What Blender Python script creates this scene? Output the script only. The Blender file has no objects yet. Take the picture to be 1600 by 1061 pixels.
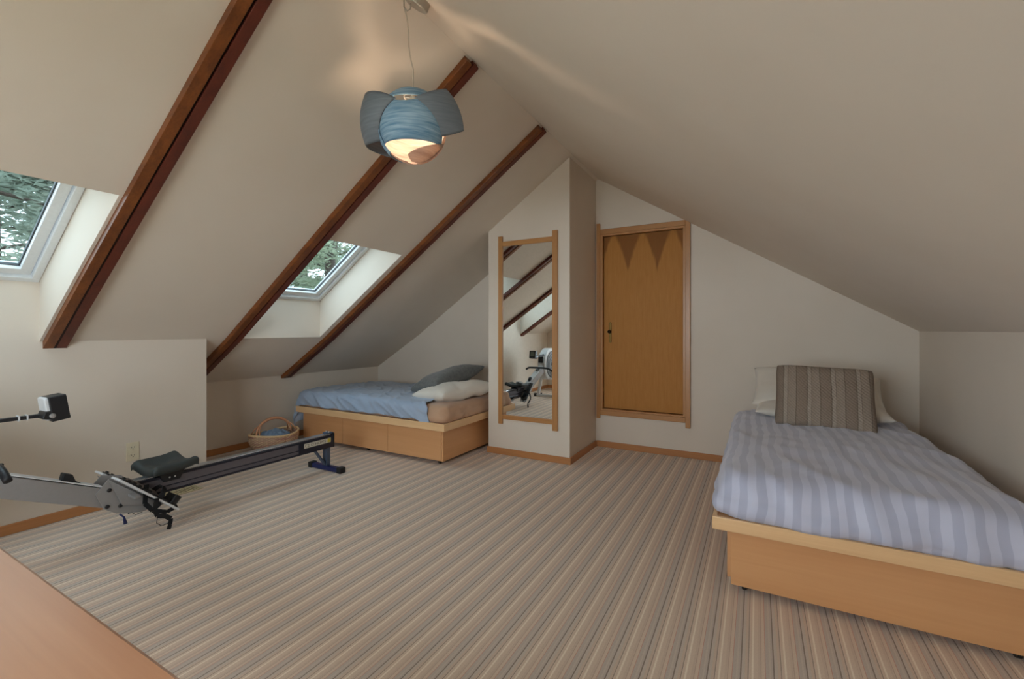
import bpy, bmesh, math, random
from mathutils import Vector, Matrix, noise
random.seed(7)
scene = bpy.context.scene
COL = scene.collection

# ------------------------------------------------------------------ camera
CAM_H = 1.22
cam_d = bpy.data.cameras.new('camera')
cam_d.sensor_width = 36.0
cam_d.lens = 36.0 * 695.0 / 1600.0
cam_d.shift_y = -14.5 / 1600.0
cam_d.clip_start = 0.02
cam = bpy.data.objects.new('camera', cam_d); COL.objects.link(cam)
cam.location = (0, 0, CAM_H)
cam.rotation_euler = (math.radians(90), 0, math.radians(28.858))
scene.camera = cam

# ------------------------------------------------------------------ world / light / exposure
SKY = 9.0
world = bpy.data.worlds.new('world'); scene.world = world
world.use_nodes = True
wn = world.node_tree.nodes
wn['Background'].inputs['Color'].default_value = (0.76, 0.89, 1.0, 1)
wn['Background'].inputs['Strength'].default_value = SKY
vs = scene.view_settings
vs.view_transform = 'Standard'; vs.look = 'None'; vs.gamma = 1.0; vs.use_curve_mapping = False
vs.exposure = 0.76
scene.cycles.max_bounces = 14
scene.cycles.diffuse_bounces = 8
scene.cycles.transparent_max_bounces = 16

def portal(name, center, u, v, su, sv, facing):
    """a light portal in a window opening: it only guides the sky light in"""
    d = bpy.data.lights.new(name, 'AREA'); d.shape = 'RECTANGLE'; d.size = su; d.size_y = sv
    d.cycles.is_portal = True
    o = bpy.data.objects.new(name, d); COL.objects.link(o)
    z = -Vector(facing).normalized(); x = Vector(u).normalized(); y = z.cross(x)
    m = Matrix((x, y, z)).transposed().to_4x4(); m.translation = Vector(center)
    o.matrix_world = m
    return o

# ------------------------------------------------------------------ helpers
def srgb(r, g, b):
    def f(c):
        c /= 255.0
        return c / 12.92 if c <= 0.04045 else ((c + 0.055) / 1.055) ** 2.4
    return (f(r), f(g), f(b), 1.0)

class MB:
    """collects geometry in world coordinates"""
    def __init__(s): s.v = []; s.f = []
    def add(s, vs, fs):
        o = len(s.v); s.v += [Vector(p) for p in vs]; s.f += [[i + o for i in f] for f in fs]; return s
    def box(s, x0, x1, y0, y1, z0, z1):
        return s.add([(x0,y0,z0),(x1,y0,z0),(x1,y1,z0),(x0,y1,z0),(x0,y0,z1),(x1,y0,z1),(x1,y1,z1),(x0,y1,z1)],
                     [(0,3,2,1),(4,5,6,7),(0,1,5,4),(1,2,6,5),(2,3,7,6),(3,0,4,7)])
    def obox(s, c, ax, ay, az, hx, hy, hz):
        """oriented box: centre, three axes, half sizes"""
        c = Vector(c); ax, ay, az = [Vector(a).normalized() for a in (ax, ay, az)]
        P = [c + ax*(i*hx) + ay*(j*hy) + az*(k*hz) for k in (-1,1) for j in (-1,1) for i in (-1,1)]
        return s.add(P, [(0,2,3,1),(4,5,7,6),(0,1,5,4),(1,3,7,5),(3,2,6,7),(2,0,4,6)])
    def bar(s, p, q, w, h, up=(0,0,1)):
        p, q = Vector(p), Vector(q); d = (q-p); L = d.length; d.normalize()
        sd = d.cross(Vector(up)).normalized(); u = sd.cross(d)
        return s.obox((p+q)/2, sd, d, u, w/2, L/2, h/2)
    def prism(s, poly, a0, a1, axis='y'):
        """polygon extruded along an axis; poly coords are the two other axes in order"""
        n = len(poly)
        def P(p, a):
            if axis == 'y': return (p[0], a, p[1])
            if axis == 'x': return (a, p[0], p[1])
            return (p[0], p[1], a)
        vs = [P(p, a0) for p in poly] + [P(p, a1) for p in poly]
        fs = [tuple(range(n)), tuple(range(2*n-1, n-1, -1))]
        fs += [(i, i+n, (i+1) % n + n, (i+1) % n) for i in range(n)]
        return s.add(vs, fs)
    def tube(s, pts, r, seg=10, cap=True, closed=False):
        pts = [Vector(p) for p in pts]; n = len(pts)
        rs = r if isinstance(r, (list, tuple)) else [r]*n
        rings = []; prev = None
        for i, p in enumerate(pts):
            if closed: t = pts[(i+1) % n] - pts[i-1]
            else: t = pts[min(i+1, n-1)] - pts[max(i-1, 0)]
            t.normalize()
            if prev is None:
                a = Vector((0,0,1)) if abs(t.z) < .9 else Vector((1,0,0))
                x = t.cross(a).normalized()
            else:
                x = (prev - t*prev.dot(t)).normalized()
            prev = x; y = t.cross(x)
            rings.append([p + x*(rs[i]*math.cos(2*math.pi*k/seg)) + y*(rs[i]*math.sin(2*math.pi*k/seg)) for k in range(seg)])
        vs = [q for rg in rings for q in rg]; fs = []
        for i in range(n if closed else n-1):
            a, b = i*seg, ((i+1) % n)*seg
            fs += [(a+k, a+(k+1) % seg, b+(k+1) % seg, b+k) for k in range(seg)]
        if cap and not closed:
            fs += [tuple(range(seg-1, -1, -1)), tuple((n-1)*seg+k for k in range(seg))]
        return s.add(vs, fs)
    def lathe(s, prof, c, axis=(0,0,1), seg=24, cap=True):
        """prof: list of (radius, height along axis)"""
        z = Vector(axis).normalized(); a = Vector((1,0,0)) if abs(z.x) < .9 else Vector((0,1,0))
        x = z.cross(a).normalized(); y = z.cross(x); c = Vector(c); vs = []; fs = []
        for r, h in prof:
            vs += [c + z*h + x*(r*math.cos(2*math.pi*k/seg)) + y*(r*math.sin(2*math.pi*k/seg)) for k in range(seg)]
        for i in range(len(prof)-1):
            fs += [(i*seg+k, i*seg+(k+1) % seg, (i+1)*seg+(k+1) % seg, (i+1)*seg+k) for k in range(seg)]
        if cap:
            fs += [tuple(range(seg-1, -1, -1)), tuple((len(prof)-1)*seg+k for k in range(seg))]
        return s.add(vs, fs)
    def grid(s, fn, nu, nv):
        vs = [fn(i/nu, j/nv) for j in range(nv+1) for i in range(nu+1)]
        fs = [(j*(nu+1)+i, j*(nu+1)+i+1, (j+1)*(nu+1)+i+1, (j+1)*(nu+1)+i) for j in range(nv) for i in range(nu)]
        return s.add(vs, fs)

def root_loc(p):
    while p.parent: p = p.parent
    return p.location.copy()

def obj(name, mb, mat, parent=None, bevel=0.0, smooth=False, solid=0.0, origin=None, subsurf=0):
    me = bpy.data.meshes.new(name)
    off = root_loc(parent) if parent else Vector(origin if origin else (0,0,0))
    me.from_pydata([v - off for v in mb.v], [], mb.f); me.validate()
    bm = bmesh.new(); bm.from_mesh(me)
    bmesh.ops.recalc_face_normals(bm, faces=bm.faces); bm.to_mesh(me); bm.free()
    if smooth:
        for p in me.polygons: p.use_smooth = True
    me.materials.append(mat)
    o = bpy.data.objects.new(name, me); COL.objects.link(o)
    if parent: o.parent = parent
    else: o.location = off
    if subsurf:
        m = o.modifiers.new('subsurf', 'SUBSURF'); m.levels = subsurf; m.render_levels = subsurf
    if solid:
        m = o.modifiers.new('solid', 'SOLIDIFY'); m.thickness = solid; m.offset = 0
    if bevel:
        m = o.modifiers.new('bevel', 'BEVEL'); m.width = bevel; m.segments = 2; m.limit_method = 'ANGLE'; m.angle_limit = math.radians(40)
    return o

def tag(o, label, cat, group=None):
    o['label'] = label; o['category'] = cat
    if group: o['group'] = group
    return o
def thing(name, label, cat, loc, group=None):
    o = bpy.data.objects.new(name, None); COL.objects.link(o); o.location = loc; o.empty_display_size = .1
    return tag(o, label, cat, group)
def struct(name, mb, mat, bevel=0.0):
    o = obj(name, mb, mat, bevel=bevel); o['kind'] = 'structure'; return o
def sroot(name, loc):
    o = bpy.data.objects.new(name, None); COL.objects.link(o); o.location = loc; o['kind'] = 'structure'; return o

# ------------------------------------------------------------------ materials
def newmat(name):
    m = bpy.data.materials.new(name); m.use_nodes = True
    nt = m.node_tree; b = nt.nodes['Principled BSDF']
    return m, nt, b
def N(nt, t, **kw):
    n = nt.nodes.new(t)
    for k, v in kw.items(): setattr(n, k, v)
    return n
def L(nt, a, b): nt.links.new(a, b)
def mapped(nt, scale=(1,1,1), loc=(0,0,0)):
    tc = N(nt, 'ShaderNodeTexCoord'); mp = N(nt, 'ShaderNodeMapping')
    mp.inputs['Scale'].default_value = scale; mp.inputs['Location'].default_value = loc
    L(nt, tc.outputs['Object'], mp.inputs['Vector']); return mp.outputs['Vector']
def noise_n(nt, vec, scale, detail=3, rough=.55):
    n = N(nt, 'ShaderNodeTexNoise'); n.inputs['Scale'].default_value = scale
    n.inputs['Detail'].default_value = detail; n.inputs['Roughness'].default_value = rough
    L(nt, vec, n.inputs['Vector']); return n.outputs['Fac']
def ramp(nt, fac, stops, interp='LINEAR'):
    r = N(nt, 'ShaderNodeValToRGB'); r.color_ramp.interpolation = interp
    e = r.color_ramp.elements
    while len(e) < len(stops): e.new(0.5)
    for el, (p, c) in zip(e, stops): el.position = p; el.color = c
    L(nt, fac, r.inputs['Fac']); return r.outputs['Color']
def bump(nt, b, h, strength=.2, dist=.01):
    n = N(nt, 'ShaderNodeBump'); n.inputs['Strength'].default_value = strength; n.inputs['Distance'].default_value = dist
    L(nt, h, n.inputs['Height']); L(nt, n.outputs['Normal'], b.inputs['Normal'])
def math_n(nt, op, a, bb=None, c=None):
    n = N(nt, 'ShaderNodeMath', operation=op)
    for i, x in enumerate((a, bb, c)):
        if x is None: continue
        if isinstance(x, (int, float)): n.inputs[i].default_value = x
        else: L(nt, x, n.inputs[i])
    return n.outputs[0]
def mixc(nt, fac, a, b, mode='MIX'):
    n = N(nt, 'ShaderNodeMix', data_type='RGBA', blend_type=mode)
    for i, x in ((0, fac), (6, a), (7, b)):
        if isinstance(x, (int, float)): n.inputs[i].default_value = x
        elif isinstance(x, tuple): n.inputs[i].default_value = x
        else: L(nt, x, n.inputs[i])
    return n.outputs[2]

def plain(name, c, rough=.5, metal=0.0, grain=0.0, gscale=60, spec=.5, bstr=0):
    m, nt, b = newmat(name)
    b.inputs['Roughness'].default_value = rough; b.inputs['Metallic'].default_value = metal
    b.inputs['Specular IOR Level'].default_value = spec
    v = mapped(nt); n = noise_n(nt, v, gscale)
    g = max(grain, .03)
    lo = tuple(x*(1-g) for x in c[:3]) + (1,); hi = tuple(min(1, x*(1+g)) for x in c[:3]) + (1,)
    L(nt, ramp(nt, n, [(.3, lo), (.7, hi)]), b.inputs['Base Color'])
    if bstr: bump(nt, b, n, bstr, .003)
    return m

def wood(name, c1, c2, axis='x', scale=1.0, rough=.38, contrast=1.0, coat=.15):
    """grain running along axis"""
    m, nt, b = newmat(name)
    st = {'x': (.6, 9, 9), 'y': (9, .6, 9), 'z': (9, 9, .6)}[axis]
    v = mapped(nt, tuple(s*scale for s in st))
    n1 = noise_n(nt, v, 2.0, 5, .6)
    st2 = {'x': (2, 90, 90), 'y': (90, 2, 90), 'z': (90, 90, 2)}[axis]
    v2 = mapped(nt, tuple(s*scale for s in st2)); n2 = noise_n(nt, v2, 1.5, 2)
    v3 = mapped(nt); n3 = noise_n(nt, v3, 1.3, 2)
    f = math_n(nt, 'ADD', math_n(nt, 'MULTIPLY', n1, .6), math_n(nt, 'ADD', math_n(nt, 'MULTIPLY', n2, .25), math_n(nt, 'MULTIPLY', n3, .25)))
    d = .22/contrast
    L(nt, ramp(nt, f, [(.55-d, c1), (.55+d, c2)]), b.inputs['Base Color'])
    b.inputs['Roughness'].default_value = rough
    b.inputs['Coat Weight'].default_value = coat; b.inputs['Coat Roughness'].default_value = .3
    bump(nt, b, n2, .08, .002)
    return m

M = {}
# painted plaster
m, nt, b = newmat('plaster'); v = mapped(nt)
L(nt, ramp(nt, noise_n(nt, v, 1.2, 3), [(.3, srgb(217, 206, 192)), (.7, srgb(222, 212, 199))]), b.inputs['Base Color'])
b.inputs['Roughness'].default_value = .75; b.inputs['Specular IOR Level'].default_value = .25
bump(nt, b, noise_n(nt, v, 140, 2), .06, .002); M['plaster'] = m
# striped carpet, stripes run along Y
m, nt, b = newmat('carpet')
tc = N(nt, 'ShaderNodeTexCoord'); sx = N(nt, 'ShaderNodeSeparateXYZ'); L(nt, tc.outputs['Object'], sx.inputs[0])
wob = noise_n(nt, mapped(nt, (60, 60, 60)), 3, 2)
xx = math_n(nt, 'ADD', sx.outputs['X'], math_n(nt, 'MULTIPLY', wob, .0022))
PER = .104
fr = math_n(nt, 'FRACT', math_n(nt, 'DIVIDE', math_n(nt, 'ADD', xx, 10.0), PER))
wh = srgb(250, 236, 218); tan = srgb(228, 207, 187); tan2 = srgb(221, 199, 180); red = srgb(212, 166, 150)
gry = srgb(207, 193, 181); gr2 = srgb(215, 201, 188); drk = srgb(154, 139, 127); br = srgb(203, 178, 160)
cr = ramp(nt, fr, [(0, wh), (.055, tan), (.19, tan2), (.27, br), (.295, tan), (.40, red), (.425, gry), (.53, gr2), (.58, gry), (.645, drk), (.69, gr2), (.79, tan2), (.88, drk), (.905, tan)], 'CONSTANT')
pile = noise_n(nt, mapped(nt, (1, .5, 1)), 420, 2)
tint = noise_n(nt, mapped(nt), 1.1, 2)
c = mixc(nt, .55, cr, ramp(nt, pile, [(.3, (.7, .7, .7, 1)), (.7, (1, 1, 1, 1))]), 'MULTIPLY')
c = mixc(nt, .35, c, ramp(nt, tint, [(.3, (.9, .9, .9, 1)), (.7, (1, 1, 1, 1))]), 'MULTIPLY')
L(nt, c, b.inputs['Base Color']); b.inputs['Roughness'].default_value = .95; b.inputs['Specular IOR Level'].default_value = .1
b.inputs['Sheen Weight'].default_value = .15
bump(nt, b, pile, .4, .004); M['carpet'] = m

mp1, mp2 = srgb(196, 142, 92), srgb(222, 170, 116)
for ax in 'xyz':
    M['maple_' + ax] = wood('maple_' + ax, mp1, mp2, ax)
    M['oak_' + ax] = wood('oak_' + ax, srgb(168, 116, 66), srgb(194, 142, 88), ax)
    M['base_' + ax] = wood('base_' + ax, srgb(168, 112, 66), srgb(194, 136, 86), ax)
M['ply_x'] = wood('ply_x', srgb(206, 150, 100), srgb(224, 172, 122), 'x', .6, contrast=.8)
M['ply_y'] = wood('ply_y', srgb(206, 150, 100), srgb(224, 172, 122), 'y', .6, contrast=.8)
M['edge_x'] = wood('edge_x', srgb(220, 176, 128), srgb(240, 202, 154), 'x', 1.0)
M['edge_y'] = wood('edge_y', srgb(220, 176, 128), srgb(240, 202, 154), 'y', 1.0)
M['desk'] = wood('desk', srgb(166, 114, 82), srgb(194, 144, 110), 'x', .7, rough=.28, contrast=.9, coat=1.0)
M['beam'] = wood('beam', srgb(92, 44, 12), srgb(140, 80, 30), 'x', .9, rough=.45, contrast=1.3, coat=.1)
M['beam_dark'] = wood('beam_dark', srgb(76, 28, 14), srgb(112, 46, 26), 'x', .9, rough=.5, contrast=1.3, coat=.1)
M['groove'] = plain('groove', srgb(34, 14, 8), .8)
# honey veneer door with dark cathedral points at the top
m, nt, b = newmat('door_veneer')
XSEAM = (-1.159 - .146) + 1.425 + 4.0 - .292*2   # object origin sits at the door's lower corner
ZTOP = 2.20 - .395
tc = N(nt, 'ShaderNodeTexCoord'); sx = N(nt, 'ShaderNodeSeparateXYZ'); L(nt, tc.outputs['Object'], sx.inputs[0])
nz = noise_n(nt, mapped(nt, (14, 1, 3)), 2.2, 4)
nfine = noise_n(nt, mapped(nt, (60, 1, 2)), 2.0, 3)
xs = math_n(nt, 'ADD', sx.outputs['X'], 4.0)
tri = math_n(nt, 'PINGPONG', math_n(nt, 'SUBTRACT', xs, XSEAM), .146)  # sawtooth of veneer leaves
depth = math_n(nt, 'MULTIPLY', math_n(nt, 'POWER', math_n(nt, 'DIVIDE', tri, .146), 1.25), .40)
edge = math_n(nt, 'ADD', math_n(nt, 'SUBTRACT', ZTOP, depth), math_n(nt, 'MULTIPLY', math_n(nt, 'SUBTRACT', nz, .5), .12))
dk = math_n(nt, 'MULTIPLY', math_n(nt, 'SUBTRACT', sx.outputs['Z'], edge), 14.0); dk_n = nt.nodes[-1]
cl = N(nt, 'ShaderNodeClamp'); L(nt, dk, cl.inputs[0])
base = ramp(nt, math_n(nt, 'ADD', math_n(nt, 'MULTIPLY', nz, .5), math_n(nt, 'MULTIPLY', nfine, .5)), [(.30, srgb(172, 116, 50)), (.70, srgb(186, 130, 64))])
c = mixc(nt, math_n(nt, 'MULTIPLY', cl.outputs[0], .8), base, srgb(124, 76, 28))
L(nt, c, b.inputs['Base Color']); b.inputs['Roughness'].default_value = .6; b.inputs['Specular IOR Level'].default_value = .3
bump(nt, b, nfine, .05, .001); M['door'] = m

M['white_frame'] = plain('white_frame', srgb(226, 230, 232), .35)
M['gasket'] = plain('gasket', srgb(70, 74, 78), .6)
M['brass'] = plain('brass', srgb(96, 74, 40), .35, 1.0)
M['brass_dark'] = plain('brass_dark', srgb(52, 40, 28), .4, .9)
M['mirror'] = plain('mirror', (.86, .88, .87, 1), .01, 1.0)
M['mirror'].node_tree.nodes['Principled BSDF'].inputs['Roughness'].default_value = .005
M['nickel'] = plain('nickel', srgb(170, 164, 154), .35, .6)
M['cord'] = plain('cord', srgb(178, 166, 150), .5)
M['outlet'] = plain('outlet', srgb(222, 212, 186), .4)
M['slot'] = plain('slot', srgb(60, 54, 46), .6)
M['vent'] = plain('vent', srgb(196, 184, 150), .45)
M['vent_dark'] = plain('vent_dark', srgb(82, 76, 60), .7)
M['black'] = plain('black', srgb(22, 23, 27), .45)
M['rubber'] = plain('rubber', srgb(30, 30, 32), .7)
M['seat'] = plain('seat', srgb(48, 54, 54), .55, grain=.12, gscale=300, bstr=.1)
M['grey_paint'] = plain('grey_paint', srgb(136, 133, 132), .42)
M['light_grey'] = plain('light_grey', srgb(206, 208, 210), .4)
M['rail_side'] = plain('rail_side', srgb(104, 101, 108), .4, .35)
M['rail_dark'] = plain('rail_dark', srgb(34, 34, 48), .4, .2)
M['steel'] = plain('steel', srgb(192, 196, 200), .25, .8)
M['navy'] = plain('navy', srgb(26, 38, 92), .4)
M['slate_blue'] = plain('slate_blue', srgb(72, 84, 104), .4)
M['decal'] = plain('decal', srgb(206, 202, 188), .5)
M['decal_yellow'] = plain('decal_yellow', srgb(196, 178, 52), .5)
M['ink'] = plain('ink', srgb(38, 40, 44), .5)
M['screen'] = plain('screen', srgb(112, 122, 112), .25)
M['mesh_grey'] = plain('mesh_grey', srgb(120, 122, 126), .6)
M['strap'] = plain('strap', srgb(24, 24, 28), .85, grain=.2, gscale=500)
M['steel_caster'] = plain('steel_caster', srgb(40, 36, 34), .45)

def fabric(name, c1, c2, scale=3, rough=.9, weave=700, bs=.15, sheen=.25):
    m, nt, b = newmat(name); v = mapped(nt)
    L(nt, ramp(nt, noise_n(nt, v, scale, 4), [(.3, c1), (.7, c2)]), b.inputs['Base Color'])
    b.inputs['Roughness'].default_value = rough; b.inputs['Specular IOR Level'].default_value = .15
    b.inputs['Sheen Weight'].default_value = sheen
    bump(nt, b, noise_n(nt, v, weave, 2), bs, .002); return m
M['blue_sheet'] = fabric('blue_sheet', srgb(150, 167, 190), srgb(167, 182, 203))
M['tan_sheet'] = fabric('tan_sheet', srgb(182, 146, 118), srgb(198, 162, 134))
M['white_cotton'] = fabric('white_cotton', srgb(216, 208, 196), srgb(228, 222, 212))
M['grey_knit_dark'] = fabric('grey_knit_dark', srgb(96, 98, 98), srgb(120, 122, 120), 40, weave=250, bs=.6)
M['denim'] = fabric('denim', srgb(96, 120, 148), srgb(140, 160, 182), 30)
M['mattress'] = fabric('mattress', srgb(200, 196, 190), srgb(210, 206, 200))
# satin striped cover: stripes along the bed (Y), pattern over X
m, nt, b = newmat('striped_cover')
tc = N(nt, 'ShaderNodeTexCoord'); sx = N(nt, 'ShaderNodeSeparateXYZ'); L(nt, tc.outputs['Object'], sx.inputs[0])
wv = noise_n(nt, mapped(nt, (1, 1, 1)), 2.5, 2)
xw = math_n(nt, 'ADD', sx.outputs['X'], math_n(nt, 'MULTIPLY', wv, .09))
fr = math_n(nt, 'FRACT', math_n(nt, 'DIVIDE', math_n(nt, 'ADD', xw, 10.0), .066))
c = ramp(nt, fr, [(0, srgb(178, 182, 204)), (.5, srgb(196, 199, 219))], 'CONSTANT')
L(nt, c, b.inputs['Base Color'])
rr = ramp(nt, fr, [(0, (.75, .75, .75, 1)), (.5, (.5, .5, .5, 1))], 'CONSTANT'); L(nt, rr, b.inputs['Roughness'])
b.inputs['Sheen Weight'].default_value = .3; b.inputs['Specular IOR Level'].default_value = .3
bump(nt, b, noise_n(nt, mapped(nt), 600, 2), .08, .002); M['striped_cover'] = m
# cable knit cushion: ribs along local Y
m, nt, b = newmat('cable_knit')
tc = N(nt, 'ShaderNodeTexCoord'); sx = N(nt, 'ShaderNodeSeparateXYZ'); L(nt, tc.outputs['Object'], sx.inputs[0])
wv = noise_n(nt, mapped(nt), 8, 2)
xw = math_n(nt, 'ADD', sx.outputs['X'], math_n(nt, 'MULTIPLY', wv, .012))
fr = math_n(nt, 'FRACT', math_n(nt, 'DIVIDE', math_n(nt, 'ADD', xw, 10.005), .138))
kc = ramp(nt, fr, [(0, srgb(118, 104, 92)), (.03, srgb(160, 145, 131)), (.34, srgb(166, 151, 137)), (.37, srgb(116, 102, 90)), (.40, srgb(152, 136, 122)), (.80, srgb(146, 130, 116)), (.83, srgb(118, 104, 92)), (.86, srgb(176, 162, 148)), (.98, srgb(174, 160, 146))])
kn = noise_n(nt, mapped(nt, (1, 1.6, 1)), 130, 3)
L(nt, mixc(nt, .5, kc, ramp(nt, kn, [(.3, (.6, .6, .6, 1)), (.7, (1, 1, 1, 1))]), 'MULTIPLY'), b.inputs['Base Color'])
b.inputs['Roughness'].default_value = .95; b.inputs['Specular IOR Level'].default_value = .1
wvt = N(nt, 'ShaderNodeTexWave', wave_type='BANDS', bands_direction='DIAGONAL'); wvt.inputs['Scale'].default_value = 28; wvt.inputs['Distortion'].default_value = 2
L(nt, mapped(nt), wvt.inputs['Vector'])
hh = math_n(nt, 'ADD', math_n(nt, 'MULTIPLY', wvt.outputs['Fac'], .5), math_n(nt, 'ADD', kn, math_n(nt, 'PINGPONG', math_n(nt, 'MULTIPLY', fr, 4), 1.0)))
bump(nt, b, hh, .5, .008); M['cable_knit'] = m
# basket weave
m, nt, b = newmat('basket_weave')
tc = N(nt, 'ShaderNodeTexCoord'); sx = N(nt, 'ShaderNodeSeparateXYZ'); L(nt, tc.outputs['Object'], sx.inputs[0])
ang = math_n(nt, 'ARCTAN2', sx.outputs['Y'], sx.outputs['X'])
u = math_n(nt, 'SINE', math_n(nt, 'MULTIPLY', ang, 34)); w = math_n(nt, 'SINE', math_n(nt, 'MULTIPLY', sx.outputs['Z'], 290))
wvv = math_n(nt, 'MULTIPLY', u, w)
band = noise_n(nt, mapped(nt, (2, 2, 30)), 2, 2)
cc = ramp(nt, band, [(.38, srgb(216, 176, 152)), (.5, srgb(226, 196, 160)), (.62, srgb(198, 142, 130))])
L(nt, mixc(nt, .6, cc, ramp(nt, wvv, [(0, (.55, .5, .48, 1)), (.6, (1, 1, 1, 1))]), 'MULTIPLY'), b.inputs['Base Color'])
b.inputs['Roughness'].default_value = .7; bump(nt, b, wvv, .8, .006); M['basket'] = m
M['straw'] = plain('straw', srgb(226, 194, 148), .7, grain=.25, gscale=220, bstr=.5)
M['leather'] = plain('leather', srgb(206, 148, 112), .55, grain=.15, gscale=120)
# blue-grey veneer lamp shade, thin and translucent
def veneer(name, c1, c2, tr):
    m, nt, b = newmat(name)
    v = mapped(nt, (3, 3, 40)); n = noise_n(nt, v, 2.2, 4)
    colr = ramp(nt, n, [(.35, c1), (.65, c2)])
    L(nt, colr, b.inputs['Base Color']); b.inputs['Roughness'].default_value = .6
    t = N(nt, 'ShaderNodeBsdfTranslucent'); L(nt, colr, t.inputs['Color'])
    mx = N(nt, 'ShaderNodeMixShader'); mx.inputs[0].default_value = tr
    L(nt, b.outputs[0], mx.inputs[1]); L(nt, t.outputs[0], mx.inputs[2])
    L(nt, mx.outputs[0], nt.nodes['Material Output'].inputs['Surface']); return m
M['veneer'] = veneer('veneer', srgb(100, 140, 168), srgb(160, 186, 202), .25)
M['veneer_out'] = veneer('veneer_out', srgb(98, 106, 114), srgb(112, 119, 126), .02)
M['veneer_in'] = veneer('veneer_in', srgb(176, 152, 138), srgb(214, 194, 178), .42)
m, nt, b = newmat('bulb'); b.inputs['Emission Color'].default_value = (1, .74, .52, 1); b.inputs['Emission Strength'].default_value = 42
b.inputs['Base Color'].default_value = (1, .9, .8, 1); M['bulb'] = m
# window pane
def pane_mat(name, c):
    m, nt, b = newmat(name)
    tr = N(nt, 'ShaderNodeBsdfTransparent'); tr.inputs[0].default_value = c
    gl = N(nt, 'ShaderNodeBsdfGlossy'); gl.inputs['Roughness'].default_value = .02
    mx = N(nt, 'ShaderNodeMixShader'); mx.inputs[0].default_value = .04; L(nt, tr.outputs[0], mx.inputs[1]); L(nt, gl.outputs[0], mx.inputs[2])
    L(nt, mx.outputs[0], nt.nodes['Material Output'].inputs['Surface']); return m
M['pane'] = pane_mat('pane', (.95, .94, .92, 1))
M['pane_tinted'] = pane_mat('pane_tinted', (.47, .50, .50, 1))
M['bark'] = plain('bark', srgb(62, 52, 44), .9, grain=.3, gscale=14)
def leafmat(name, c1, c2):
    m, nt, b = newmat(name); v = mapped(nt)
    colr = ramp(nt, noise_n(nt, v, 1.5, 3), [(.3, c1), (.7, c2)])
    L(nt, colr, b.inputs['Base Color']); b.inputs['Roughness'].default_value = .8; b.inputs['Specular IOR Level'].default_value = .2
    t = N(nt, 'ShaderNodeBsdfTranslucent'); L(nt, colr, t.inputs['Color'])
    mx = N(nt, 'ShaderNodeMixShader'); mx.inputs[0].default_value = .45
    L(nt, b.outputs[0], mx.inputs[1]); L(nt, t.outputs[0], mx.inputs[2])
    L(nt, mx.outputs[0], nt.nodes['Material Output'].inputs['Surface']); return m
M['leaf_a'] = leafmat('leaf_a', srgb(120, 132, 120), srgb(150, 158, 144))
M['leaf_b'] = leafmat('leaf_b', srgb(130, 142, 120), srgb(164, 172, 148))
M['grass'] = plain('grass', srgb(170, 166, 150), .95, grain=.3, gscale=3)
M['roofing'] = plain('roofing', srgb(70, 68, 66), .9)

# ------------------------------------------------------------------ room shell
XL, XR2, XK, XRIDGE = -3.915, -4.64, 1.10, -1.465
ZK, ZREC, ZR, ZKR = 1.15, .715, 2.81, 1.21
YB, YREAR, YJOG = 4.54, -1.10, 1.965
SL = (ZR - ZK) / (XRIDGE - XL)           # left roof slope
SLOW = (ZK - ZREC) / (XL - XR2)
SR = (ZR - ZKR) / (XK - XRIDGE)
def zl(x): return ZK + SL*(x - XL) if x >= XL else ZK + SLOW*(x - XL)
T = .40
W1, W2 = (.135, 1.005), (2.225, 3.035)   # the two skylight shafts along Y
XT = -2.81                                # upper edge of the shafts on the slope
Y0, Y1 = YREAR - .12, YB + .12

floor_b = MB().box(XR2-.15, XK+.15, Y0, Y1, -.12, 0); struct('floor', floor_b, M['carpet'])

XO = XR2 - .15
full = [(XO, zl(XO)), (XL, ZK), (XRIDGE, ZR), (XRIDGE, ZR+T), (XL, ZK+T), (XO, zl(XO)+T)]
low = [(XO, zl(XO)), (XL, ZK), (XL, ZK+T), (XO, zl(XO)+T)]
high = [(XT, zl(XT)), (XRIDGE, ZR), (XRIDGE, ZR+T), (-3.08, zl(-3.08)+T)]
cl_b = MB()
for y0, y1, ps in ((Y0, W1[0], (full,)), (W1[0], W1[1], (low, high)), (W1[1], W2[0], (full,)), (W2[0], W2[1], (low, high)), (W2[1], Y1, (full,))):
    for p in ps: cl_b.prism(p, y0, y1)
struct('ceiling_left', cl_b, M['plaster'])
XKO = XK + .15
cr_b = MB().prism([(XRIDGE, ZR), (XKO, ZR - SR*(XKO-XRIDGE)), (XKO, ZR - SR*(XKO-XRIDGE)+T), (XRIDGE, ZR+T)], Y0, Y1)
struct('ceiling_right', cr_b, M['plaster'])
struct('wall_left', MB().prism([(XR2, 0), (XL, 0), (XL, ZK), (XR2, ZREC)], YREAR, YJOG), M['plaster'])
struct('wall_recess', MB().prism([(XO, 0), (XR2, 0), (XR2, ZREC), (XO, zl(XO))], Y0, Y1), M['plaster'])
struct('wall_right', MB().box(XK, XKO, Y0, Y1, 0, ZKR), M['plaster'])
# gable wall with the little door's opening
DX0, DX1, DZ0, DZ1 = -1.425, -.612, .395, 2.205
wb = MB()
wb.prism([(XR2, 0), (DX0, 0), (DX0, ZR), (XRIDGE, ZR), (XL, ZK), (XR2, ZREC)], YB, Y1)
wb.prism([(DX1, 0), (XK, 0), (XK, ZKR), (DX1, ZR - SR*(DX1-XRIDGE))], YB, Y1)
wb.prism([(DX0, DZ1), (DX1, DZ1), (DX1, ZR - SR*(DX1-XRIDGE)), (DX0, ZR - SR*(DX0-XRIDGE))], YB, Y1)
wb.box(DX0, DX1, YB, Y1, 0, DZ0)
struct('wall_back', wb, M['plaster'])
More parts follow.
